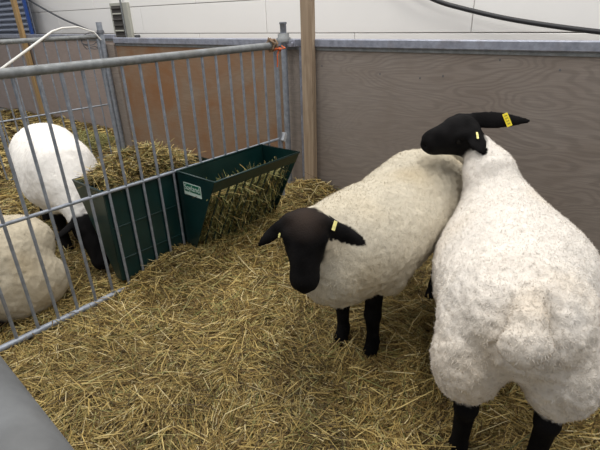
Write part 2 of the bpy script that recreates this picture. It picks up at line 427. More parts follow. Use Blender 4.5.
# ------------------------------------------------------------------ hay feeders on the dividing hurdle
def feeder(label, k0, side, zt, length=0.66, depth=0.315, hgt=0.50, with_label=False, nsl=11):
    root = thing('hay_feeder', label, 'feeder')
    fd = gl * side                                   # away from the hurdle
    o = gate(k0, 0) + fd * 0.012
    def P(x, d, z): return o + gd * x + fd * d + UP * z
    zb = zt - hgt; bd = 0.055                        # the foot is narrow
    def slab(name, pts, nrm, th, m=M_GREEN, parent=root):
        nrm = unit(nrm); a = [p + nrm * th / 2 for p in pts]; b = [p - nrm * th / 2 for p in pts]; m_ = len(pts)
        q = MB(); q.add(a + b, [tuple(range(m_)), tuple(range(2 * m_ - 1, m_ - 1, -1))] + [(i, i + m_, (i + 1) % m_ + m_, (i + 1) % m_) for i in range(m_)])
        return q.build(name, m, parent)
    slab('back_panel', [P(0, 0, zb), P(length, 0, zb), P(length, 0, zt), P(0, 0, zt)], fd, 0.004)
    for x in (0.0, length):
        slab('end_panel', [P(x, 0.004, zb), P(x, bd, zb), P(x, depth, zt), P(x, 0.004, zt)], gd, 0.004)
    sl = unit(P(0, depth, zt) - P(0, bd, zb)); fn = unit(np.cross(sl, gd))
    def S(x, t): return P(x, bd + (depth - bd) * t, zb + hgt * t)
    slab('header', [S(0, 0.87), S(length, 0.87), S(length, 1), S(0, 1)], fn, 0.004)
    slab('footer', [S(0, 0.0), S(length, 0.0), S(length, 0.06), S(0, 0.06)], fn, 0.004)
    slab('bottom', [P(0, 0, zb), P(length, 0, zb), P(length, bd, zb), P(0, bd, zb)], UP, 0.004)
    for i in range(1, nsl):
        x = length * i / nsl
        q = MB(); q.box((S(x, 0.03) + S(x, 0.90)) / 2, gd * 0.006, fn * 0.003, (S(x, 0.90) - S(x, 0.03)) / 2, 0.001); q.build('slat', M_GREEN, root)
    q = MB()
    q.tube([P(0, 0, zt), P(0, depth, zt), P(length, depth, zt), P(length, 0, zt), P(0, 0, zt)], 0.0055, 6); q.build('rim', M_GREEN, root)
    for z in (0.12, 0.30):
        q = MB(); q.box(P(length / 2, -0.003, zb + z), gd * (length / 2 - 0.01), fd * 0.0025, UP * 0.004, 0.001); q.build('rib', M_GREEN, root)
    if with_label:
        # sticker on the end panel facing the camera
        xd = fd; c = P(-0.0035, 0.125, zt - 0.082); hw, hh = 0.073, 0.034
        shr = UP
        q = MB(); q.box(c, xd * hw, gd * 0.0008, shr * hh); lb = q.build('sticker', M_LABELW, root)
        q = MB(); q.box(c + UP * 0.008 - gd * 0.0012, xd * (hw - 0.005), gd * 0.0006, shr * (hh - 0.012)); q.build('sticker_field', M_LABELG, lb)
        cu = bpy.data.curves.new('lettering', 'FONT'); cu.body = 'Sayland'; cu.size = 0.044; cu.align_x = 'CENTER'; cu.align_y = 'CENTER'; cu.extrude = 0.0004
        tmp = bpy.data.objects.new('tmp_text', cu); COL.objects.link(tmp)
        me = bpy.data.meshes.new_from_object(tmp.evaluated_get(bpy.context.evaluated_depsgraph_get()))
        bpy.data.objects.remove(tmp)
        X = xd; Z = -gd; Y = UP
        mt = Matrix(((X[0], Y[0], Z[0], 0), (X[1], Y[1], Z[1], 0), (X[2], Y[2], Z[2], 0), (0, 0, 0, 1)))
        cc_ = c + UP * 0.009 - gd * 0.0026
        me.transform(Matrix.Translation(Vector(cc_)) @ mt); me.materials.clear()
        link('lettering', me, M_LABELW, lb)
    b = P(length / 2, 0.03, 0); set_base(root, (b[0], b[1], 0))
    return root, P, S, zb, fd
FR = feeder('dark green steel hay feeder with white sticker, hay behind its slats, inside the straw pen', 8.15, -1, 0.592, with_label=True)
FL = feeder('dark green steel hay feeder heaped with golden hay, on the neighbouring pen side', 3.75, +1, 0.592)

# ------------------------------------------------------------------ straw and hay
def strands(pos, yaw, length, width, tilt, bend, col, seg=2):
    N = len(pos); t = np.linspace(-0.5, 0.5, seg + 1)
    d = np.stack([np.cos(yaw) * np.cos(tilt), np.sin(yaw) * np.cos(tilt), np.sin(tilt)], 1)
    sd = np.stack([-np.sin(yaw), np.cos(yaw), np.zeros(N)], 1)
    ro = rng.uniform(-0.9, 0.9, N)
    up = np.cross(d, sd)
    ws = sd * np.cos(ro)[:, None] + up * np.sin(ro)[:, None]
    vs = []
    for tt in t:
        c = pos + d * (length * tt)[:, None] + (sd * bend[:, None] + up * (np.abs(bend) * -0.5)[:, None]) * ((tt * tt * 4 - 0.5) * length)[:, None]
        wd = width * (1.0 if abs(tt) < 0.45 else 0.7)
        vs += [c - ws * wd[:, None] / 2, c + ws * wd[:, None] / 2]
    Vv = np.stack(vs, 1).reshape(-1, 3)
    k = 2 * (seg + 1); base = np.arange(N)[:, None] * k
    fs = np.concatenate([base + np.array([2 * i, 2 * i + 1, 2 * i + 3, 2 * i + 2]) for i in range(seg)], 0)
    return Vv, fs, np.repeat(col, k, 0)
def straw_cols(N, green=0.0):
    pal = np.array([[0.40, 0.295, 0.105], [0.27, 0.190, 0.062], [0.52, 0.41, 0.175], [0.145, 0.092, 0.030], [0.23, 0.19, 0.07], [0.065, 0.042, 0.016], [0.62, 0.53, 0.31]])
    p = np.array([0.20, 0.19, 0.13, 0.18, 0.10, 0.14, 0.06])
    c = pal[rng.choice(len(pal), N, p=p)]
    g = np.array([[0.20, 0.21, 0.07], [0.30, 0.29, 0.12], [0.12, 0.13, 0.04], [0.36, 0.33, 0.15]])[rng.integers(0, 4, N)]
    m = rng.random(N) < green
    c = np.where(m[:, None], g, c) * np.array([1.06, 1.03, 0.95]) * rng.uniform(0.75, 1.15, (N, 1))
    return c
def hfun(x, y):
    p = np.stack([x, y, np.zeros_like(x)], 1)
    low = 1 / (1 + np.exp(-(np.abs((p - G0) @ gl) - 0.10) / 0.03)) + 1 / (1 + np.exp(-((p - G0) @ gd - 0.25) / 0.05))
    h = 0.012 + 0.014 * np.clip(low, 0, 1) + 0.016 * vnoise(p, 2.3, 3) + 0.009 * vnoise(p, 6.5, 5)
    r = p - G0; a = r @ gd; l = r @ gl
    # straw banked up along the hurdle under the feeders and into the corner
    h = h + 0.095 * np.exp(-((l + 0.04) / 0.22) ** 2) * (1 / (1 + np.exp(-(a - 0.45) / 0.06)))
    s = (p - W0) @ w; nn_ = (p - W0) @ n
    h = h + 0.05 * np.exp(-((nn_ - 0.1) / 0.25) ** 2) * np.exp(-((s - 0.0) / 0.45) ** 2) + 0.02 * np.exp(-(nn_ / 0.2) ** 2)
    return np.maximum(h, 0.006)
def bedding(name, label, A, B, lim, dens, step, green=0.06, widths=(0.0022, 0.0050)):
    """rectangle in (along hurdle a, along wall s) coordinates; dens(x,y) strands per square metre"""
    (a0, a1), (s0, s1) = A, B
    # oblique coordinates about the corner
    cr = wall(-0.12, 0, 0.05); e1 = -gd; e2 = w
    na = max(int((a1 - a0) / step), 4); ns = max(int((s1 - s0) / step), 4)
    aa, ss = np.meshgrid(np.linspace(a0, a1, na + 1), np.linspace(s0, s1, ns + 1), indexing='ij')
    P = cr + aa.ravel()[:, None] * e1 + ss.ravel()[:, None] * e2
    P[:, 2] = hfun(P[:, 0], P[:, 1]) + rng.normal(0, 0.0025, len(P))
    idx = np.arange((na + 1) * (ns + 1)).reshape(na + 1, ns + 1)
    fq = np.stack([idx[:-1, :-1].ravel(), idx[1:, :-1].ravel(), idx[1:, 1:].ravel(), idx[:-1, 1:].ravel()], 1)[:, ::-1]
    nz_ = vnoise(P, 30, 9) * 0.5 + vnoise(P, 70, 11) * 0.5
    cg = np.array([0.060, 0.041, 0.015]) * (1 + 0.45 * nz_)[:, None]
    area_ = (a1 - a0) * (s1 - s0) * abs(np.cross(e1, e2)[2])
    N = int(area_ * dens[1] * 1.0)
    ra = rng.uniform(a0, a1, N); rs = rng.uniform(s0, s1, N)
    X = cr + ra[:, None] * e1 + rs[:, None] * e2
    dist = np.hypot(X[:, 0], X[:, 1] - 0.3)
    keep = rng.random(N) < np.clip(1.9 / np.maximum(dist, 0.5), dens[0] / dens[1], 1.0)
    X = X[keep]; N = len(X); dist = dist[keep]
    L = np.clip(rng.gamma(2.6, 0.031, N), 0.02, 0.28)
    wd = rng.uniform(*widths, N) * np.clip(dist / 2.2, 0.8, 2.2)
    yaw = rng.uniform(0, 2 * math.pi, N) + 0.0
    # loose clumps share a direction
    cl = vnoise(np.stack([X[:, 0], X[:, 1], np.zeros(N)], 1), 5.0, 21)
    yaw = np.where(rng.random(N) < 0.45, cl * 3.5 + rng.normal(0, 0.35, N), yaw)
    tilt = np.abs(rng.normal(0, 0.20, N)) * np.where(rng.random(N) < 0.5, 1, -1); tilt = np.clip(tilt, -0.7, 0.7)
    lift = rng.random(N) ** 1.6 * 0.030
    X[:, 2] = hfun(X[:, 0], X[:, 1]) + lift + np.abs(np.sin(tilt)) * L * 0.22 + 0.002
    patch = 1 + 0.22 * vnoise(np.stack([X[:, 0], X[:, 1], np.zeros(N)], 1), 3.2, 31)
    c = straw_cols(N, green) * patch[:, None]
    v2, f2, c2 = strands(X, yaw, L, wd, tilt, rng.normal(0, 0.10, N), c)
    me = bulk_mesh(name, np.concatenate([P, v2]), np.concatenate([fq, f2 + len(P)]), np.concatenate([cg, c2]))
    return tag(link(name, me, M_STRAW), label, 'straw', None, 'stuff')
PEN_A = (-0.02, 2.85)
bedding('straw_bedding', 'golden loose straw bedding covering the pen of the two standing sheep', PEN_A, (-0.02, 3.0), None, (10000, 27000), 0.03)
bedding('straw_bedding', 'straw bedding seen through the bars around the grazing sheep', (-0.02, 2.95), (-2.55, -0.02), None, (5000, 9000), 0.05, 0.10)
bedding('straw_bedding', 'bright straw in the farthest pen beyond the far hurdle', (-0.75, 2.6), (-6.5, -2.55), None, (1500, 2600), 0.08, 0.05, (0.003, 0.007))

def hay_heap(name, label, cpts, N, col_green, Lmean, spread, widths=(0.0022, 0.0045), tiltsd=0.5):
    X = cpts; N = len(X)
    L = np.clip(rng.gamma(4, Lmean / 4, N), 0.02, 0.24)
    v2, f2, c2 = strands(X, rng.uniform(0, 2 * math.pi, N), L, rng.uniform(*widths, N), np.clip(rng.normal(0, tiltsd, N), -1.3, 1.3), rng.normal(0, 0.14, N), straw_cols(N, col_green))
    me = bulk_mesh(name, v2, f2, c2)
    return tag(link(name, me, M_STRAW), label, 'hay', None, 'stuff')
# heap in the neighbouring feeder
_, P, S, zb, fd = FL
N = 7000; x = rng.uniform(0.05, 0.62, N); t_ = rng.random(N)
zz = 0.30 + rng.random(N) * 0.32; d_ = np.clip(0.055 + t_ * (0.03 + 0.25 * (np.clip(zz, 0, 0.58) - 0.1) / 0.5), 0.02, 0.32)
top_ = 0.59 + 0.135 * np.sin(np.pi * np.clip((x + 0.02) / 0.66, 0, 1)) * np.sin(np.pi * np.clip(d_ / 0.34, 0.08, 0.92))
zz = np.where(rng.random(N) < 0.7, top_ - rng.random(N) * 0.05, np.minimum(zz, top_))
X = P(0, 0, 0) + x[:, None] * gd + d_[:, None] * fd + zz[:, None] * UP
hay_heap('hay_heap', 'heap of golden hay filling the green feeder in the neighbouring pen', X, N, 0.18, 0.075, 0, tiltsd=0.3)
# hay behind and through the slats of the near feeder
_, P, S, zb, fd = FR
N = 5200; x = rng.uniform(0.055, 0.605, N); tt = rng.random(N) ** 0.8 * 0.80
din = rng.random(N) ** 1.5 * 0.10 + 0.016
X = P(0, 0, zb) + x[:, None] * gd + ((0.055 + 0.26 * tt) - din * 0.9)[:, None] * fd + (0.5 * tt + din * 0.25)[:, None] * UP
Nf = 1300; xf = rng.uniform(-0.06, 0.72, Nf); df = np.abs(rng.normal(0.10, 0.07, Nf))
Xf = P(0, 0, 0) + xf[:, None] * gd + df[:, None] * fd + (0.075 + rng.random(Nf) * 0.075 * np.exp(-((df - 0.1) / 0.1) ** 2))[:, None] * UP
hay_heap('hay_heap', 'greenish hay poking out between the slats of the feeder with the sticker', np.concatenate([X, Xf]), N, 0.72, 0.085, 0, tiltsd=0.75)
# greenish hay by the far hurdle
N = 2600; c = onz(90, 146, 0.06); X = np.stack([c[0] + rng.normal(0, 0.26, N), c[1] + rng.normal(0, 0.22, N), np.zeros(N)], 1)
X[:, 2] = 0.03 + rng.random(N) * 0.22 * np.exp(-(((X[:, 0] - c[0]) / 0.3) ** 2 + ((X[:, 1] - c[1]) / 0.28) ** 2))
hay_heap('hay_heap', 'dark greenish hay pile behind the grazing sheep at the far hurdle', X, N, 0.9, 0.09, 0, (0.004, 0.007), 0.45)

# ------------------------------------------------------------------ sheep: one continuous surface from a blended distance field
class Field:
    def __init__(s, lo, hi, h):
        s.h = h; s.lo = np.array(lo, float); s.n = np.ceil((np.array(hi) - s.lo) / h).astype(int) + 1
        s.g = {}
        s.ax = [s.lo[i] + h * np.arange(s.n[i]) for i in range(3)]
    def grid(s, name):
        if name not in s.g: s.g[name] = np.full(s.n, 1.0, np.float32)
        return s.g[name]
    def block(s, c0, c1):
        i0 = np.clip(np.floor((c0 - s.lo) / s.h).astype(int), 0, s.n - 1); i1 = np.clip(np.ceil((c1 - s.lo) / s.h).astype(int) + 1, 1, s.n)
        sl = tuple(slice(a, b) for a, b in zip(i0, i1))
        return sl, np.meshgrid(*[s.ax[i][sl[i]] for i in range(3)], indexing='ij')
    @staticmethod
    def smin(a, b, k):
        hh = np.clip(0.5 + 0.5 * (b - a) / k, 0, 1)
        return b + (a - b) * hh - k * hh * (1 - hh)
    def ell(s, gname, c, rad, axes=None, k=0.04):
        c = np.array(c, float); rad = np.array(rad, float)
        A = np.eye(3) if axes is None else np.array([unit(q) for q in axes])
        R_ = rad.max() + k + 0.04
        sl, (X, Y, Z) = s.block(c - R_, c + R_)
        if X.size == 0: return
        P = np.stack([X - c[0], Y - c[1], Z - c[2]], -1) @ A.T
        q = P / rad; k0 = np.linalg.norm(q, axis=-1); k1 = np.linalg.norm(q / rad, axis=-1)
        d = k0 * (k0 - 1) / np.maximum(k1, 1e-6)
        g = s.grid(gname); g[sl] = s.smin(g[sl], d.astype(np.float32), k)
    def cone(s, gname, a, b, ra, rb, k=0.03, flat=None):
        a = np.array(a, float); b = np.array(b, float)
        m = max(ra, rb) + k + 0.04
        sl, (X, Y, Z) = s.block(np.minimum(a, b) - m, np.maximum(a, b) + m)
        if X.size == 0: return
        P = np.stack([X - a[0], Y - a[1], Z - a[2]], -1); ba = b - a
        t = np.clip((P @ ba) / (ba @ ba), 0, 1)
        d = np.linalg.norm(P - t[..., None] * ba, axis=-1) - (ra + (rb - ra) * t)
        g = s.grid(gname); g[sl] = s.smin(g[sl], d.astype(np.float32), k)
    def carve(s, gname, c, r, k=0.01):
        c = np.array(c, float); m = r + 0.04
        sl, (X, Y, Z) = s.block(c - m, c + m)
        if X.size == 0: return
        d = r - np.sqrt((X - c[0]) ** 2 + (Y - c[1]) ** 2 + (Z - c[2]) ** 2)
        g = s.grid(gname); g[sl] = -s.smin(-g[sl], -d.astype(np.float32), k)
def surface_nets(D, lo, h):
    nx, ny, nz = D.shape
    cs = [(a, b, c) for a in (0, 1) for b in (0, 1) for c in (0, 1)]
    cor = {q: D[q[0]:nx - 1 + q[0], q[1]:ny - 1 + q[1], q[2]:nz - 1 + q[2]] for q in cs}
    neg = sum((cor[q] < 0).astype(np.int8) for q in cs)
    act = (neg > 0) & (neg < 8)
    ii = np.argwhere(act); idx = np.full(act.shape, -1, np.int64); idx[act] = np.arange(len(ii))
    vals = {q: cor[q][act].astype(float) for q in cs}
    acc = np.zeros((len(ii), 3)); cnt = np.zeros(len(ii))
    for q in cs:
        for ax in range(3):
            if q[ax] == 1: continue
            q2 = list(q); q2[ax] = 1; q2 = tuple(q2)
            a, b = vals[q], vals[q2]; m = (a < 0) != (b < 0)
            t = np.where(m, a / np.where(m, a - b, 1), 0)
            p = np.tile(np.array(q, float), (len(ii), 1)); p[:, ax] += t
            acc[m] += p[m]; cnt[m] += 1
    verts = lo + h * (ii + acc / cnt[:, None])
    faces = []
    for ax in range(3):
        b, c = (ax + 1) % 3, (ax + 2) % 3
        s0 = [slice(None)] * 3; s1 = [slice(None)] * 3
        s0[ax] = slice(0, D.shape[ax] - 1); s1[ax] = slice(1, D.shape[ax])
        A, B = D[tuple(s0)], D[tuple(s1)]
        cr = np.argwhere((A < 0) != (B < 0))
        ok = (cr[:, b] > 0) & (cr[:, c] > 0) & (cr[:, b] < D.shape[b] - 1) & (cr[:, c] < D.shape[c] - 1)
        cr = cr[ok]
        eb = np.zeros(3, int); eb[b] = 1; ec = np.zeros(3, int); ec[c] = 1
        q = [idx[tuple((cr - o).T)] for o in (0 * eb, eb, eb + ec, ec)]
        f = np.stack(q, 1)
        flip = A[tuple(cr.T)] < 0
        f[~flip] = f[~flip][:, ::-1]
        faces.append(f)
    F = np.concatenate(faces); F = F[(F >= 0).all(1)]
    return verts, F
def smooth_verts(v, F, it=2, lam=0.5):
    e = np.concatenate([F[:, [0, 1]], F[:, [1, 2]], F[:, [2, 3]], F[:, [3, 0]]])
    for _ in range(it):
        acc = np.zeros_like(v); cnt = np.zeros(len(v))
        for a, b in ((0, 1), (1, 0)):
            for k in range(3): acc[:, k] += np.bincount(e[:, a], v[e[:, b], k], len(v))
            cnt += np.bincount(e[:, a], minlength=len(v))
        v = v + lam * (acc / np.maximum(cnt, 1)[:, None] - v)
    return v
def vert_normals(v, F):
    nf = np.cross(v[F[:, 2]] - v[F[:, 0]], v[F[:, 3]] - v[F[:, 1]]); nv = np.zeros_like(v)
    for j in range(4):
        for k in range(3): nv[:, k] += np.bincount(F[:, j], nf[:, k], len(v))
    return nv / np.maximum(np.linalg.norm(nv, axis=1), 1e-12)[:, None]
def trilin(g, lo, h, p):
    q = (p - lo) / h; i = np.clip(np.floor(q).astype(int), 0, np.array(g.shape) - 2); t = q - i
    out = 0
    for a in (0, 1):
        for b in (0, 1):
            for c in (0, 1):
                wgt = (t[:, 0] if a else 1 - t[:, 0]) * (t[:, 1] if b else 1 - t[:, 1]) * (t[:, 2] if c else 1 - t[:, 2])
                out = out + wgt * g[i[:, 0] + a, i[:, 1] + b, i[:, 2] + c]
    return out

def sheep(label, origin, heading, head, h=0.0065, wool=(0.70, 0.655, 0.58), lumps=1.0, fuzz=24000, lying=False, stance=None, sx=1.0, rump_up=0.0, shy=0.0, fat=1.0, belly=0.0, ridges=0.0, seed=1, group=None, knob=True, front=0.60, dirty=0.35, soil=0.0, bulge=0.0, brown=0.0, thigh_z=0.36):
    """head: dict with world points poll, nose, and ear tips; local frame: x forward, y left, origin between the hind feet"""
    hx = unit(V(heading[0], heading[1], 0)); hy = V(-hx[1], hx[0], 0); O = np.array([origin[0], origin[1], 0.0])
    def Wd(p): return O + hx * p[0] + hy * p[1] + UP * p[2]
    ax = [hx, hy, UP]
    poll, nose = np.array(head['poll'], float), np.array(head['nose'], float)
    allp = [Wd((-0.3, 0.34, 0)), Wd((-0.3, -0.34, 0)), Wd((0.98, 0.34, 0)), Wd((0.98, -0.34, 0)), poll, nose, *head['ears']]
    lo = np.min(allp, 0) - 0.1; hi = np.max(allp, 0) + 0.1; lo[2] = -0.03; hi[2] = max(hi[2], 0.84)
    fl = Field(lo, hi, h)
    f = fat; zs = -0.235 if lying else 0.0
    Wl, Sk = 'wool', 'skin'
    e = lambda c, r, k=0.08, axes=None: fl.ell(Wl, Wd((front - (front / sx - c[0]) * sx, c[1], c[2] + zs + rump_up * max(0, 1 - c[0] / 0.5))), (r[0] * sx, r[1], r[2]), axes or ax, k)
    cz = 0.485
    e((0.04, 0, 0.565), (0.185, 0.190 * f, 0.150))
    e((0.17, 0, 0.530), (0.23, 0.212 * f, 0.19))
    e((0.37, 0, cz - 0.01 - belly * 0.75), (0.34, 0.230 * f, 0.232 + belly * 0.75))
    e((0.52, 0, 0.505 - belly * 0.6), (0.26, 0.205 * f, 0.225 + belly * 0.6))
    e((0.64, 0, 0.515 - belly * 0.4), (0.19, 0.175 * f, 0.205 + belly * 0.4))
    e((0.73, 0, 0.47 - belly * 0.6), (0.12, 0.13 * f, 0.16 + belly * 0.5))
    if bulge: e((0.42, -0.045, 0.50), (0.30, 0.215 + bulge, 0.205))
    # neck up to the head
    d = unit(nose - poll); nb = Wd((0.70, 0, 0.585 + zs)); pe = poll + UP * (-0.05) - unit(poll - nb) * 0.06
    if 'neck_mid' in head:
        nm = np.array(head['neck_mid'], float)
        fl.cone(Wl, nb, nm, 0.140, 0.092, 0.08); fl.cone(Wl, nm, pe, 0.088, 0.060, 0.04)
    else:
        fl.cone(Wl, nb, pe, 0.150, 0.080, 0.08)
    if not lying:
        st = stance or {}
        for sgn, nmx in ((1, 'L'), (-1, 'R')):
            hxo, fxo = st.get('h' + nmx, 0.0), st.get('f' + nmx, 0.0)
            hyo = st.get('hy' + nmx, 0.10)
            fl.cone(Wl, Wd((0.05, sgn * 0.105 * f, 0.50)), Wd((0.0 + hxo * 0.5, sgn * (hyo + 0.012), thigh_z + 0.03)), 0.120, 0.086, 0.045)
            fl.ell(Wl, Wd((-0.01, sgn * 0.122 * f, thigh_z + 0.08)), (0.115, 0.104, 0.135), ax, 0.025)
            fl.cone(Wl, Wd((0.60, sgn * 0.105, 0.44)), Wd((front + fxo * 0.5, sgn * 0.085, 0.345 if belly >= 0 else 0.42)), 0.105 + min(belly, 0) * 0.2, 0.060, 0.05)
            # hind leg: hock points backwards, shank near vertical
            fl.cone(Sk, Wd((0.02 + hxo, sgn * hyo, thigh_z + 0.02)), Wd((-0.045 + hxo, sgn * hyo, 0.285)), 0.046, 0.033, 0.02)
            fl.cone(Sk, Wd((-0.045 + hxo, sgn * hyo, 0.285)), Wd((-0.015 + hxo, sgn * hyo, 0.095)), 0.031, 0.0255, 0.02)
            fl.cone(Sk, Wd((-0.015 + hxo, sgn * hyo, 0.095)), Wd((0.018 + hxo, sgn * hyo, 0.045)), 0.026, 0.032, 0.02)
            for j in (-1, 1): fl.ell(Sk, Wd((0.025 + hxo, sgn * hyo + j * 0.014, 0.022)), (0.038, 0.017, 0.026), ax, 0.006)
            # fore leg: carpal joint, cannon, cleft hoof
            fy = st.get('fy' + nmx, 0.074)
            fl.cone(Sk, Wd((front + fxo, sgn * fy, 0.42)), Wd((front + 0.012 + fxo, sgn * fy, 0.235)), 0.040, 0.033, 0.02)
            fl.cone(Sk, Wd((front + 0.012 + fxo, sgn * fy, 0.235)), Wd((front + fxo, sgn * fy, 0.095)), 0.031, 0.0245, 0.02)
            fl.cone(Sk, Wd((front + fxo, sgn * fy, 0.095)), Wd((front + 0.022 + fxo, sgn * fy, 0.045)), 0.026, 0.032, 0.02)
            for j in (-1, 1): fl.ell(Sk, Wd((front + 0.03 + fxo, sgn * fy + j * 0.014, 0.022)), (0.038, 0.017, 0.026), ax, 0.006)
    else:
        for sgn in (1, -1):
            fl.ell(Wl, Wd((0.08, sgn * 0.17, 0.17)), (0.20, 0.10, 0.15), ax, 0.05)
            fl.cone(Sk, Wd((0.05, sgn * 0.15, 0.06)), Wd((0.30, sgn * 0.17, 0.045)), 0.035, 0.027, 0.02)
            fl.cone(Sk, Wd((0.62, sgn * 0.13, 0.10)), Wd((0.80, sgn * 0.13, 0.06)), 0.045, 0.034, 0.02)
            fl.cone(Sk, Wd((0.80, sgn * 0.13, 0.06)), Wd((0.64, sgn * 0.15, 0.035)), 0.032, 0.026, 0.02)
    # docked woolly tail
    if knob:
        for zq in np.linspace(0.38, 0.585, 9): fl.carve(Wl, Wd((-0.165 + 0.05 * max(0, 0.5 - zq) / 0.12, 0.018, zq + zs + rump_up)), 0.036, 0.03)   # cleft below the tail
        fl.carve(Wl, Wd((-0.165, 0.026, 0.585 + zs + rump_up)), 0.066, 0.012)
        fl.cone(Wl, Wd((-0.05, 0.008, 0.690 + zs + rump_up)), Wd((-0.150, 0.022, 0.672 + zs + rump_up)), 0.042, 0.044, 0.025)
        fl.ell(Wl, Wd((-0.182, 0.028, 0.640 + zs + rump_up)), (0.050, 0.060, 0.055), ax, 0.004)
    # head
    u = np.array(head.get('up', (0, 0, 1)), float); u = unit(u - d * (u @ d)); s_ = unit(np.cross(u, d))
    HA = [d, s_, u]
    H = lambda a, b, c: poll + d * a + s_ * b + u * c
    L = np.linalg.norm(nose - poll)
    fl.ell(Sk, H(0.058, 0, -0.014), (0.062, 0.072, 0.062), HA, 0.03)
    fl.ell(Sk, H(0.095, 0, -0.026), (0.078, 0.070, 0.062), HA, 0.03)
    fl.cone(Sk, H(0.10, 0, -0.012), H(L - 0.060, 0, -0.016), 0.060, 0.044, 0.03)
    fl.ell(Sk, H(L - 0.045, 0, -0.016), (0.048, 0.045, 0.042), HA, 0.025)
    fl.ell(Sk, H(L * 0.55, 0, 0.012), (0.085, 0.030, 0.030), HA, 0.03)
    fl.cone(Sk, H(0.07, 0, -0.062), H(L - 0.07, 0, -0.048), 0.046, 0.027, 0.03)
    fl.ell(Sk, H(L - 0.05, 0, -0.050), (0.034, 0.026, 0.016), HA, 0.012)
    for sg in (1, -1):
        fl.ell(Sk, H(0.085, sg * 0.056, 0.014), (0.032, 0.017, 0.018), HA, 0.015)     # brow
        fl.carve(Sk, H(0.108, sg * 0.074, -0.004), 0.013, 0.008)                        # eye socket
        fl.carve(Sk, H(L - 0.008, sg * 0.019, -0.006), 0.010, 0.006)                    # nostril
        fl.carve(Sk, H(L - 0.03, sg * 0.034, -0.042), 0.008, 0.006)
    fl.cone(Sk, H(0.07, 0, -0.045), pe + (H(0.07, 0, -0.045) - pe) * 0.25, 0.050, 0.060, 0.03)                # throat
    tips = head['ears']; ear_frames = []
    for sg, tip in zip((1, -1), tips):
        tip = np.array(tip, float); b = H(0.042, sg * 0.060, 0.004)
        ev = unit(tip - b); EL = np.linalg.norm(tip - b)
        fn = np.array(head.get('ear_face', (0, -1, 0.2)), float); fn = unit(fn - ev * (fn @ ev)); wv = np.cross(fn, ev)
        fl.cone(Sk, b - ev * 0.01, b + ev * 0.03, 0.024, 0.019, 0.015)
        ew = head.get('ear_w', 0.024)
        fl.ell(Sk, b + ev * EL * 0.42, (EL * 0.44, ew, 0.0105), [ev, wv, fn], 0.012)
        fl.ell(Sk, b + ev * EL * 0.70, (EL * 0.33, ew * 0.5, 0.0095), [ev, wv, fn], 0.012)
        ear_frames.append((b, ev, EL, fn, wv))
    dw, ds = fl.grid(Wl), fl.grid(Sk)
    D = Field.smin(dw, ds, 0.012)
    v, Fc = surface_nets(D, fl.lo, h)
    v = smooth_verts(v, Fc, 2, 0.5)
    nv = vert_normals(v, Fc)
    ww = trilin(dw, fl.lo, h, v); sk = trilin(ds, fl.lo, h, v)
    edge = (sk - ww) + 0.010 * vnoise(v, 60, seed)
    iswool = np.clip(edge / 0.010 * 0.5 + 0.5, 0, 1)
    for (b, ev, EL, fn, wv) in ear_frames:
        r_ = v - b; al = r_ @ ev; rad_ = np.linalg.norm(r_ - al[:, None] * ev, axis=1)
        iswool = np.where((al > 0.012) & (al < EL + 0.03) & (rad_ < 0.042) & (sk < 0.008), 0.0, iswool)
    loc = (v - O); lx = loc @ hx; ly = loc @ hy; lz = loc[:, 2]
    dis = 0.0050 * vnoise(v, 15, seed + 1) + 0.0050 * vnoise(v, 40, seed + 2) + 0.0036 * vnoise(v, 85, seed + 3)
    zone = np.clip(1.0 - (lx - 0.05) / 0.30, 0.12, 1.0)
    low = np.clip((0.62 - lz) / 0.2, 0, 1)
    dis = dis * (0.45 + 0.75 * np.maximum(zone * 0.9, low * 0.9)) * lumps
    if ridges: dis = dis + ridges * np.sin(lx * 95 + 4 * vnoise(v, 5, 8)) * np.clip((lx - 0.2) / 0.2, 0, 1) * np.clip((0.95 - lx) / 0.2, 0, 1)
    v = v + nv * (dis * iswool)[:, None]
    base = np.array(wool)
    n1 = vnoise(v, 9, seed + 5); n2 = vnoise(v, 34, seed + 6); n3 = vnoise(v, 90, seed + 7)
    cw = base * (1 + 0.05 * n1 + 0.06 * n2 + 0.07 * n3)[:, None]
    dirt = np.clip((n1 * 0.6 + vnoise(v, 4, seed + 8) * 0.8) - 0.1, 0, 1)[:, None] * dirty
    cw = cw * (1 - dirt) + dirt * base * np.array([0.72, 0.62, 0.45])
    hq = np.clip((0.16 - lx) / 0.25, 0, 1)[:, None] * np.clip(0.62 + 0.6 * n1, 0, 1)[:, None] * soil
    cw = cw * (1 - hq) + hq * cw * np.array([0.80, 0.755, 0.69])
    cb = np.array([0.0065, 0.0060, 0.0063]) * (1 + 0.5 * n2)[:, None]
    if brown:
        pd = np.clip(1 - np.linalg.norm(v - H(0.03, 0, 0.03), axis=1) / 0.085, 0, 1)[:, None] * brown
        cb = cb + pd * np.array([0.045, 0.030, 0.022])
    col = cw * iswool[:, None] + cb * (1 - iswool[:, None])
    me = bulk_mesh('sheep', v, Fc, np.clip(col, 0.003, 1), True)
    root = tag(link('sheep', me, M_SHEEP), label, 'sheep', group)
    # short fuzz standing out of the fleece
    tri = v[Fc]; ar = np.linalg.norm(np.cross(tri[:, 2] - tri[:, 0], tri[:, 3] - tri[:, 1]), axis=1)
    wf = iswool[Fc].min(1) > 0.9
    pr = ar * wf; pr /= pr.sum()
    fi = rng.choice(len(Fc), fuzz, p=pr); a_, b_ = rng.random(fuzz), rng.random(fuzz)
    q = tri[fi]; pos = (q[:, 0] * (1 - a_)[:, None] + q[:, 1] * a_[:, None]) * (1 - b_)[:, None] + (q[:, 3] * (1 - a_)[:, None] + q[:, 2] * a_[:, None]) * b_[:, None]
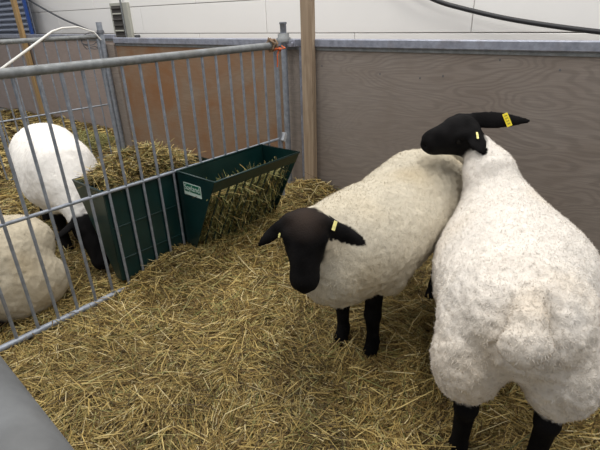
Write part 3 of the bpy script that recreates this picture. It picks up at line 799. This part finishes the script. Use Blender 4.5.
    # fibres lean over the surface, their faces turned outwards
    nb_ = nv[Fc[fi, 0]]; sd = unit_rows(np.cross(nb_, rng.normal(0, 1, (fuzz, 3)))); tg = np.cross(sd, nb_)
    al = rng.uniform(0.15, 0.75, fuzz)[:, None]; nn = -tg * np.cos(al) + nb_ * np.sin(al)
    ln = rng.uniform(0.005, 0.012, fuzz)[:, None]; wd = rng.uniform(0.0006, 0.0013, fuzz)[:, None]
    vv = np.stack([pos - sd * wd - nb_ * 0.001, pos + sd * wd - nb_ * 0.001, pos + nn * ln], 1).reshape(-1, 3)
    cf = np.repeat(col[Fc[fi, 0]] * rng.uniform(0.94, 1.06, (fuzz, 1)), 3, 0)
    me = bulk_mesh('fleece', vv, np.arange(len(vv)).reshape(-1, 3), np.clip(cf, 0, 0.92))
    fo = link('fleece', me, M_FUZZ, root); fo['kind'] = 'stuff'; fo['label'] = 'short woolly fleece fibres'
    # eyes
    for sg in (1, -1):
        b = MB(); c = H(0.106, sg * 0.061, -0.003)
        ring = []
        for i in range(7):
            ph = math.pi * i / 6
            for j in range(10):
                th = 2 * math.pi * j / 10
                ring.append(c + 0.0112 * (s_ * math.cos(ph) + math.sin(ph) * (d * math.cos(th) + u * math.sin(th))))
        b.add(ring, [(i * 10 + j, i * 10 + (j + 1) % 10, (i + 1) * 10 + (j + 1) % 10, (i + 1) * 10 + j) for i in range(6) for j in range(10)], True)
        b.build('eye', M_EYE, root)
    return root, ear_frames, H
def unit_rows(a): return a / np.maximum(np.linalg.norm(a, axis=1), 1e-9)[:, None]
def ear_tag(root, fr, t, side, ln, wd, m, tilt=0.0, face=1, marks=False, shift=0.0, lift=0.0135, at=None):
    b, ev, EL, fn, wv = fr
    c = b + ev * EL * t + fn * face * lift + wv * shift
    if at is not None: c = np.array(at, float)
    a = unit(wv * math.cos(tilt) + ev * math.sin(tilt)); p = np.cross(fn, a)
    q = MB(); q.box(c, a * ln / 2, p * wd / 2, fn * 0.0016, 0.001); q.tube([c - fn * face * (lift + 0.004), c + fn * face * 0.003], 0.004, 7)
    o = q.build('ear_tag', m, root); o['label'] = 'yellow plastic ear tag'
    if marks:
        q = MB()
        for i in range(4):
            cc = c + a * ln * (-0.30 + 0.20 * i) + fn * face * 0.0019
            q.box(cc + p * 0.0035, a * 0.0028, p * 0.0011, fn * 0.0003); q.box(cc - p * 0.0035, a * 0.0028, p * 0.0011, fn * 0.0003); q.box(cc + a * 0.0022, a * 0.0009, p * 0.0046, fn * 0.0003)
        q.build('tag_print', M_INK, o)
    return o

# --- the sheep facing the camera
mh = unit(V(-0.64, -0.77, 0)); ff = (onz(345, 336, 0.04) + onz(371, 353, 0.04)) / 2
mo = ff - mh * 0.60
poll = onz(306, 209, 0.785); nose = onz(304, 294, 0.53)
rootM, earM, HM = sheep('cream sheep with black face turned to the camera, standing beside the green feeder', mo, mh,
    dict(poll=poll, nose=nose, up=(-0.05, -0.85, 0.5), ears=[onz(361, 242, 0.66), onz(258, 246, 0.66)], ear_face=(0, -0.8, 0.6)),
    wool=(0.53, 0.48, 0.385), lumps=0.95, fuzz=60000, seed=11, brown=0.8, dirty=0.5, sx=1.08, rump_up=0.058, belly=-0.075, thigh_z=0.43, stance=dict(hL=0.06, hR=0.03))
ear_tag(rootM, earM[0], 0.16, 1, 0.032, 0.012, M_TAGP, -0.1, 1, lift=0.026)
ear_tag(rootM, earM[1], 0.30, 1, 0.022, 0.006, M_TAGP, 1.0, 1, shift=0.02)

# --- the big sheep seen from behind
rh = unit(V(0.305, 0.952, 0)); ro = (onz(462, 405, 0.30) + onz(543, 417, 0.30)) / 2; ro[2] = 0; ro = ro + rh * 0.045 + V(0.018, 0, 0)
poll = ony(478, 124, 1.84); nose = ony(421, 143, 1.83)
rootR, earR, HR = sheep('large white sheep seen from behind, resting its black head on the other sheep', ro, rh,
    dict(poll=poll, nose=nose, up=(-0.15, -0.35, 1), ears=[ony(482, 153, 1.70), ony(530, 121, 1.84)], ear_face=(0, -1, 0.35), ear_w=0.036, neck_mid=ony(489, 172, 1.74)),
    wool=(0.72, 0.675, 0.62), lumps=0.85, fuzz=90000, seed=23, fat=0.98, stance=dict(hyL=0.112, hyR=0.105), ridges=0.0012, dirty=0.30, belly=0.01, soil=0.9, bulge=0.045)
ear_tag(rootR, earR[1], 0.66, 1, 0.056, 0.021, M_TAG, -0.45, 1, True)
ear_tag(rootR, earR[0], 0.25, 1, 0.034, 0.008, M_TAGP, 1.75, 1, lift=0.02)

# --- grazing sheep in the neighbouring pen
lh = unit(V(0.57, -0.82, 0)); loo = V(-1.78, 3.16, 0)
rootL, earL, HL = sheep('white sheep with lowered black head grazing behind the bars beside the green feeder', loo, lh,
    dict(poll=onz(82, 214, 0.37), nose=onz(105, 268, 0.11), up=(0.3, -0.3, 1), ears=[onz(110, 232, 0.30), onz(54, 241, 0.31)], ear_face=(0, -0.7, 0.7)),
    h=0.008, wool=(0.82, 0.79, 0.75), lumps=0.5, fuzz=20000, seed=37, dirty=0.1, knob=False)
# --- lying sheep by the hurdle
l2o = V(-1.42, 2.10, 0)
rootK, earK, HK = sheep('cream sheep lying behind the bars close to the dividing hurdle', l2o, -gd,
    dict(poll=Wp if False else l2o - gd * 0.88 + UP * 0.60, nose=l2o - gd * 1.12 + UP * 0.47 + gl * 0.02, up=(0, 0, 1), ears=[l2o - gd * 0.90 - gl * 0.17 + UP * 0.55, l2o - gd * 0.90 + gl * 0.17 + UP * 0.55], ear_face=(-0.5, -0.6, 0.5)),
    h=0.008, wool=(0.50, 0.44, 0.335), lumps=0.6, fuzz=25000, seed=51, lying=True, dirty=0.6, knob=False)

# ------------------------------------------------------------------ things on and before the hall wall
PC = W0 + n * (WOFF + 0.10)
def hung(name, pix, r, m, label, cat, offs=None, n_=8):
    pts = [onplane(u, v, W0 + n * (WOFF + 0.10 if offs is None else offs[i]), n) for i, (u, v) in enumerate(pix)]
    # smooth the path
    P_ = np.array(pts); t0 = np.arange(len(P_)); t1 = np.linspace(0, len(P_) - 1, 8 * (len(P_) - 1) + 1)
    out = []
    for t in t1:
        i = min(int(t), len(P_) - 2); fr = t - i
        p0, p1, p2, p3 = P_[max(i - 1, 0)], P_[i], P_[i + 1], P_[min(i + 2, len(P_) - 1)]
        out.append(0.5 * ((2 * p1) + (-p0 + p2) * fr + (2 * p0 - 5 * p1 + 4 * p2 - p3) * fr ** 2 + (-p0 + 3 * p1 - 3 * p2 + p3) * fr ** 3))
    q = MB(); q.tube(out, r, n_); return tag(q.build(name, m), label, cat)
hung('cable', [(340, -60), (400, -18), (435, 0), (465, 9), (504, 18), (546, 25), (600, 32), (680, 40)], 0.0165, M_BLACK, 'thick black cable sagging across the white wall above the grey plywood', 'cable')
hung('cable', [(10, -14), (29, 0), (60, 17.5), (82, 27), (100, 35), (108, 42)], 0.013, M_DARKSTEEL, 'thin dark cable slanting down the white wall to the far post', 'cable')
# white hose draped over the far hurdle, runs on down to the left
hp = unit(V(-hd[1], hd[0], 0)); 
if hp @ V(0, -1, 0) < 0: hp = -hp
def onh(u, v, off=0.03): return onplane(u, v, HF + hp * off, hp)
pp = [onh(-40, 100), onh(-15, 81), onh(8, 64), onh(32, 46.5), onh(52, 31.5), onh(62, 28), onh(78, 27), onh(94, 32), onh(101, 40)]
q = MB(); q.tube(pp, [0.012, 0.012, 0.012, 0.012, 0.010, 0.008, 0.007, 0.007, 0.007], 9)
tag(q.build('hose', M_WHITE), 'white plastic hose draped over the far hurdle', 'hose')
# grimy louvred box on the wall
PV = W0 + n * (WOFF + 0.0)
def wp(u, v, off=0.0):
    X = onplane(u, v, W0 + n * (WOFF + off), n); return (X - W0) @ w, X[2]
sA, zA = wp(112, 5); sB, zB = wp(135, 38)
zA += 0.02; zB -= 0.25
root = thing('wall_vent', 'grimy grey-green louvred metal box fixed to the white wall', 'vent')
sc = (sA + sB) / 2; hwid = abs(sB - sA) / 2; hz = (zA - zB) / 2; zc_ = (zA + zB) / 2
q = MB(); q.box(wall(sc, zc_, WOFF + 0.02), w * hwid, n * 0.02, UP * hz, 0.004); q.build('housing', M_VENT, root)
q = MB(); q.box(wall(sc - hwid * 0.22, zc_, WOFF + 0.042), w * hwid * 0.58, n * 0.003, UP * hz * 0.9, 0.002); q.build('recess', M_SLAT, root)
for i in range(9):
    zz_ = zc_ + hz * 0.82 - i * hz * 0.2
    q = MB(); q.box(wall(sc - hwid * 0.22, zz_, WOFF + 0.05), w * hwid * 0.5, n * 0.012 - UP * 0.008, UP * 0.004 + n * 0.003, 0.001); q.build('slat', M_VENT if i % 3 == 1 else M_SLAT, root)
q = MB(); q.tube([wall(sc + hwid * 0.45, zc_ - hz, WOFF + 0.05), wall(sc + hwid * 0.42, zc_ + hz + 0.5, WOFF + 0.05)], 0.012, 8); q.build('conduit', M_PIPE, root)
set_base(root, tuple(wall(sc, zB, WOFF)))
s_, z_ = wp(139.5, 36)
q = MB(); q.tube([wall(s_, z_, WOFF), wall(s_, z_, WOFF + 0.05)], 0.018, 10); q.box(wall(s_, z_ + 0.0, WOFF + 0.055), w * 0.022, n * 0.008, UP * 0.014, 0.003)
tag(q.build('wall_bolt', M_DARKSTEEL), 'small dark bolt on the white wall beside the louvred box', 'bolt')
# blue framed rack of grey tubes
BO = WOFF + 0.22
s0_, z0_ = wp(31, 29, 0.22); s1_, z1_ = wp(27.5, 0, 0.22)
root = thing('tube_rack', 'blue framed rack of grey horizontal tubes before the white wall', 'rack')
for sx in (s0_, s0_ - 1.5):
    q = MB(); q.box(wall(sx, 1.05, BO), w * 0.024, n * 0.02, UP * 1.05, 0.003); q.build('upright', M_BLUE, root)
for i in range(24):
    zz_ = 0.25 + i * 0.0755
    q = MB(); q.tube([wall(s0_ - 1.48, zz_, BO), wall(s0_ - 0.02, zz_ + 0.01, BO)], 0.026, 8); q.build('tube', M_TUBEG, root)
set_base(root, tuple(wall(s0_ - 0.75, 0, BO)))
q = MB(); q.box(wall(s0_ - 0.75, 1.05, BO - 0.06), w * 0.74, n * 0.006, UP * 1.0, 0.003); bo = q.build('backing', M_TUBEG, root)
bo.matrix_parent_inverse = Matrix.Translation(root.location).inverted()
